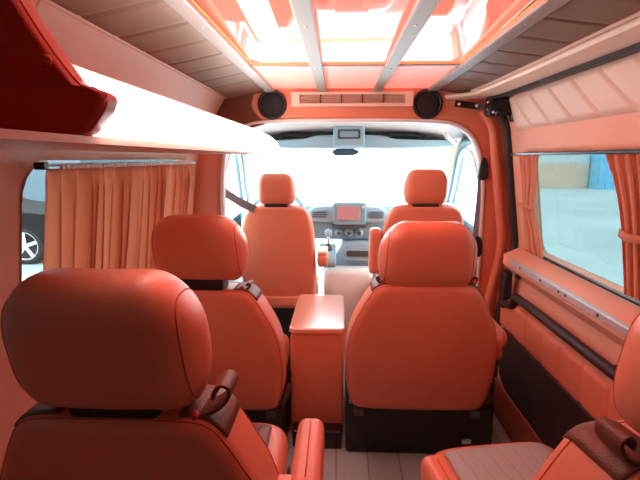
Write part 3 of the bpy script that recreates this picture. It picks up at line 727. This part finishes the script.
obj('screen', Puff(rrect(-.005, .90, .145, .99, .004, 40), 2.938, 2.947, .002, .002).data, SCREEN, dpl)
obj('button', lathe((.165, 2.946, .985), (0, -1, 0), [(.008, 0), (.007, .004), (.002, .005)], 12), WHITE, dpl)
obj('disc_slot', Puff(rrect(-.04, .845, .19, .862, .006, 40), 2.95, 3.02, .004, .004).data, DARKGREY, t)
for x in (.005, .075, .145):
    k = obj('knob', lathe((x, 3.03, .802), (0, -1, 0), [(.030, 0), (.030, .006), (.022, .010), (.021, .030), (.016, .034), (.004, .034)], 24), DASHLT, t)
    obj('knob_face', lathe((x, 2.996, .802), (0, -1, 0), [(.013, 0), (.013, .003), (.003, .004)], 20), DARKGREY, k)
obj('lower_shelf', Puff(smooth2([(.0, .62), (.02, .70), (.06, .735), (.30, .74), (.40, .72), (.42, .62), (.2, .60)], 60), 3.04, 3.3, .02, .02).data, DASHLT, t)
obj('shelf_opening', Puff(rrect(.06, .635, .37, .675, .012, 50), 3.025, 3.045, .004, .004).data, DARKGREY, t)
obj('lower_panel', box((-.10, 3.12, .12), (.72, 3.2, .63)), DASHLT, t, smooth=False, bevel=.02)
# steering wheel
t = thing('steering_wheel', 'daylight-tinted grey steering wheel half hidden behind the driver seat', 'steering wheel', (-.29, 2.98, .93))
wc = Vector((-.395, 2.87, .93)); ax = Vector((0, -.86, .5)).normalized(); ua = Vector((1, 0, 0)); ub = ax.cross(ua)
obj('rim', tube([wc+ua*.175*math.cos(a*PI/24)+ub*.175*math.sin(a*PI/24) for a in range(48)], .016, 10, True, tuple(ax)), DASH, t)
obj('hub', lathe(wc, ax, [(.06, -.03), (.065, 0), (.05, .02), (.01, .025)], 24), DASH, t)
for a in (0, 1.0, 1.5, .5): obj('spoke', tube([wc, wc+(ua*math.cos(a*PI)-ub*math.sin(a*PI))*.17], .012), DASH, t)
obj('column', cyl(wc-ax*.02, wc-ax*.12, .035, .05), DASH, t)
# gear lever
t = thing('gear_lever', 'gear lever with round pale knob on the sloped dash foot', 'gear lever', (-.07, 2.95, .68))
obj('gear_console', Puff(smooth2([(2.85, .60), (2.85, .66), (3.0, .72), (3.03, .71), (3.03, .60)], 40), -.128, -.01, .012, .012, fn=lambda u, d, w: (d, u, w)).data, DASHLT, t)
obj('gaiter', cyl((-.062, 2.95, .68), (-.062, 2.94, .735), .035, .015), DARKGREY, t)
obj('stick', cyl((-.062, 2.94, .73), (-.062, 2.92, .80), .009), STEEL, t)
obj('knob', lathe((-.062, 2.92, .79), (0, -.2, 1), [(.010, 0), (.020, .008), (.026, .024), (.024, .042), (.012, .052), (.002, .054)], 20), DASHLT, t)
# white box added for the sunlit cab floor, brightness put into its colour
o = obj('sunlit_floor_box', Puff(rrect(-.09, 2.95, .24, 3.11, .04, 60), 0, .56, .03, .04, fn=lambda u, d, w: (u, w, d)).data, mat('sunlit_white', (.92, .90, .86), .8, bump=.3, bscale=500))
tag(o, 'low white box standing in for the bright sunlit cab floor between the front seats', 'floor box')
# seat belts
t = thing('seat_belt', 'grey seat belt hanging on the right cab pillar', 'seat belt', (.72, 2.45, .9), group='cab seat belts')
obj('webbing', sweep(catmull([(.735, 2.36, 1.30), (.738, 2.355, 1.22), (.735, 2.35, 1.1), (.728, 2.35, .9), (.722, 2.35, .6), (.72, 2.36, .3)], 4), rectp(.046, .003), up=(0, 1, 0)), BELT, t, smooth=False)
obj('belt_anchor', Puff(smooth2([(.71, 1.20), (.755, 1.20), (.755, 1.26), (.74, 1.30), (.72, 1.29)], 30), 2.325, 2.36, .008, .006).data, BLACK, t)
obj('buckle_tongue', Puff(smooth2([(.705, .80), (.75, .80), (.75, .87), (.735, .90), (.71, .88)], 30), 2.33, 2.352, .006, .006).data, BLACK, t)
t = thing('seat_belt', 'dark seat belt slanting from the left cab pillar to the driver seat', 'seat belt', (-.6, 2.45, 1.1), group='cab seat belts')
obj('webbing', sweep(catmull([(-.628, 2.42, 1.13), (-.60, 2.46, 1.10), (-.55, 2.54, 1.05), (-.47, 2.62, .99), (-.44, 2.66, .93)], 5), rectp(.004, .046)), BELT, t, smooth=False)
obj('belt_anchor', Puff(smooth2([(-.655, 1.08), (-.61, 1.08), (-.605, 1.16), (-.62, 1.24), (-.645, 1.24)], 30), 2.385, 2.43, .008, .006).data, DARKGREY, t)

# ------------------------------------------------------------------ outside
GZ = -.55
ALLOY = mat('silver_alloy', (.8, .82, .84), .35)
# parked car beyond the left window
t = thing('parked_car', 'dark parked car with silver alloy wheels outside the left window', 'car', (-6.9, 8.2, GZ))
body = smooth2([(-9.1, .35), (-9.2, .75), (-9.1, 1.0), (-8.8, 1.05), (-8.3, 1.42), (-7.4, 1.46), (-6.65, 1.02), (-5.6, .93), (-4.9, .86), (-4.65, .75), (-4.65, .35), (-5.2, .27), (-8.6, .27)], 120)
obj('body', Puff(body, 7.55, 9.2, .08, .08, .03, .03, fn=lambda u, d, w: (u+.13, d, GZ+w)).data, mat('dark_car_paint', (.010, .010, .011), .5, spec=.2), t)
obj('side_window', Puff(smooth2([(-8.65, 1.04), (-8.25, 1.36), (-7.45, 1.40), (-6.85, 1.06), (-7.8, 1.03)], 50), 7.50, 7.53, .01, .01, fn=lambda u, d, w: (u+.13, d, GZ+w)).data, mat('car_window', (.05, .065, .075), .3), t)
for x in (-8.12, -5.49):
    w = obj('tyre', lathe((x, 7.60, GZ+.33), (0, -1, 0), [(.24, -.18), (.32, -.18), (.33, -.1), (.33, .04), (.31, .07), (.25, .08), (.24, .05)], 36), SEAL, t)
    obj('rim', lathe((x, 7.60, GZ+.33), (0, -1, 0), [(.245, .0), (.255, .075), (.235, .075), (.22, .01), (.22, -.02)], 36), ALLOY, w)
    for k in range(5):
        a = PI/2+k*2*PI/5; d = Vector((math.cos(a), 0, math.sin(a))); c = Vector((x, 7.545, GZ+.33))
        obj('spoke', sweep([c+d*.02, c+d*.12, c+d*.235], rectp(.06, .03), up=(0, 1, 0)), ALLOY, w, smooth=False)
    obj('hub_cap', lathe((x, 7.55, GZ+.33), (0, -1, 0), [(.05, 0), (.045, .03), (.01, .035)], 16), ALLOY, w)
# buildings
t = thing('warehouse', 'grey-blue warehouse far behind the parked car', 'building', (-14, 16, GZ))
obj('wall', box((-22, 16, GZ), (-7.5, 22, GZ+4.0)), mat('grey_cladding', (.10, .15, .18), .7, var=.1, vscale=1), t, smooth=False)
obj('roof', sweep([(-22.3, 19, GZ+4.0), (-7.2, 19, GZ+4.0)], [(-3.3, 0), (3.3, 0), (0, 1.0)]), mat('roof_sheet', (.3, .33, .36), .6), t, smooth=False)
obj('gate', box((-11.6, 15.93, GZ), (-9.2, 16, GZ+2.6)), mat('gate_sheet', (.2, .26, .3), .6), t, smooth=False)
t = thing('long_building', 'long low building with an orange wall across the yard', 'building', (13, 29, GZ))
obj('wall', box((9.2, 29, GZ), (15.6, 35, GZ+1.55)), mat('orange_render', (.92, .62, .47), .8, var=.12, vscale=1.2), t, smooth=False)
obj('upper_wall', box((9.2, 29.02, GZ+1.55), (15.6, 35, GZ+2.4)), mat('pale_render', (.78, .80, .80), .8), t, smooth=False)
obj('roof', box((9.0, 28.8, GZ+2.4), (15.7, 35.2, GZ+2.55)), mat('roof_grey', (.55, .6, .62), .7), t, smooth=False)
t = thing('shipping_container', 'bright blue container with dark writing across the yard', 'container', (17, 28, GZ))
BLUE = mat('blue_sheet', (.28, .70, .95), .5)
obj('body', xform(grid(120, 2, lambda u, v: (15.65+3.2*u, 28+.04*(1 if math.sin(u*120) > 0 else -1), GZ+2.3*v)), lambda x, y, z: (x, y, z)), BLUE, t, smooth=False, solid=.05)
obj('body_shell', box((15.65, 28.06, GZ), (18.85, 30.5, GZ+2.3)), BLUE, t, smooth=False)

mk = []
for k, (x, h) in enumerate(((16.25, .34), (16.42, .20), (16.58, .30), (16.75, .18), (16.9, .22), (17.05, .17), (17.22, .20), (17.38, .18))):
    mk.append(tube(catmull([(x, 27.94, GZ+.98), (x+.05, 27.94, GZ+.98+h), (x+.09, 27.94, GZ+1.0+h*.6), (x+.07, 27.94, GZ+.99), (x+.14, 27.94, GZ+.97)], 4), .022, 6))
obj('painted_mark', join(*mk), DARKGREY, t, label='dark handwritten mark')
# ------------------------------------------------------------------ light and camera
W = bpy.data.worlds.new('overcast'); bpy.context.scene.world = W; W.use_nodes = True
bg = W.node_tree.nodes['Background']; bg.inputs[0].default_value = (.93, .97, 1, 1); bg.inputs[1].default_value = 8.0
def portal(name, loc, rot, sx_, sy_):
    l = bpy.data.lights.new(name, 'AREA'); l.shape = 'RECTANGLE'; l.size = sx_; l.size_y = sy_
    l.cycles.is_portal = True
    o = bpy.data.objects.new(name, l); C.objects.link(o); o.location = loc; o.rotation_euler = rot; return o
portal('daylight_windscreen', (CX, 3.55, 1.2), (math.radians(-90-40), 0, 0), 1.6, .95)
portal('daylight_right', (.97, 1.7, 1.1), (0, math.radians(90), 0), .6, 1.2)
portal('daylight_left', (-.87, 1.6, 1.0), (0, math.radians(-90), 0), .7, 1.3)
portal('daylight_cab_right', (1.0, 3.0, 1.15), (0, math.radians(90), 0), .7, 1.4)
portal('daylight_cab_left', (-.9, 3.0, 1.15), (0, math.radians(-90), 0), .7, 1.4)
portal('daylight_right_rear', (.98, .0, 1.05), (0, math.radians(90), 0), .6, 2.0)
portal('daylight_left_rear', (-.88, -.1, 1.05), (0, math.radians(-90), 0), .6, 2.0)
portal('daylight_rear', (.04, -1.26, 1.0), (math.radians(90), 0, 0), 1.8, .9)

def lamp(name, loc, w, h, power, col, rot=(0, 0, 0)):
    l = bpy.data.lights.new(name, 'AREA'); l.shape = 'RECTANGLE'; l.size = w; l.size_y = h; l.energy = power; l.color = col
    o = bpy.data.objects.new(name, l); C.objects.link(o); o.location = loc; o.rotation_euler = rot; return o
#lamp('ceiling_lamp', (.06, .1, 1.615), .75, 1.2, 14, (1, .86, .72))
F = 450; PITCH = math.radians(10.3); YAW = math.radians(2.3)
cd = bpy.data.cameras.new('camera'); cam = bpy.data.objects.new('camera', cd); C.objects.link(cam)
cd.sensor_width = 36; cd.lens = F*36/640; cd.clip_start = .02
cam.location = (0, 0, 1.30); cam.rotation_euler = (PI/2-PITCH, 0, YAW)
S = bpy.context.scene; S.camera = cam
S.view_settings.view_transform = 'Standard'; S.view_settings.look = 'None'; S.view_settings.gamma = 1
S.view_settings.use_curve_mapping = False; S.view_settings.exposure = 0.55
S.cycles.max_bounces = 10; S.cycles.diffuse_bounces = 6; S.cycles.transparent_max_bounces = 12
S.cycles.sample_clamp_indirect = 6
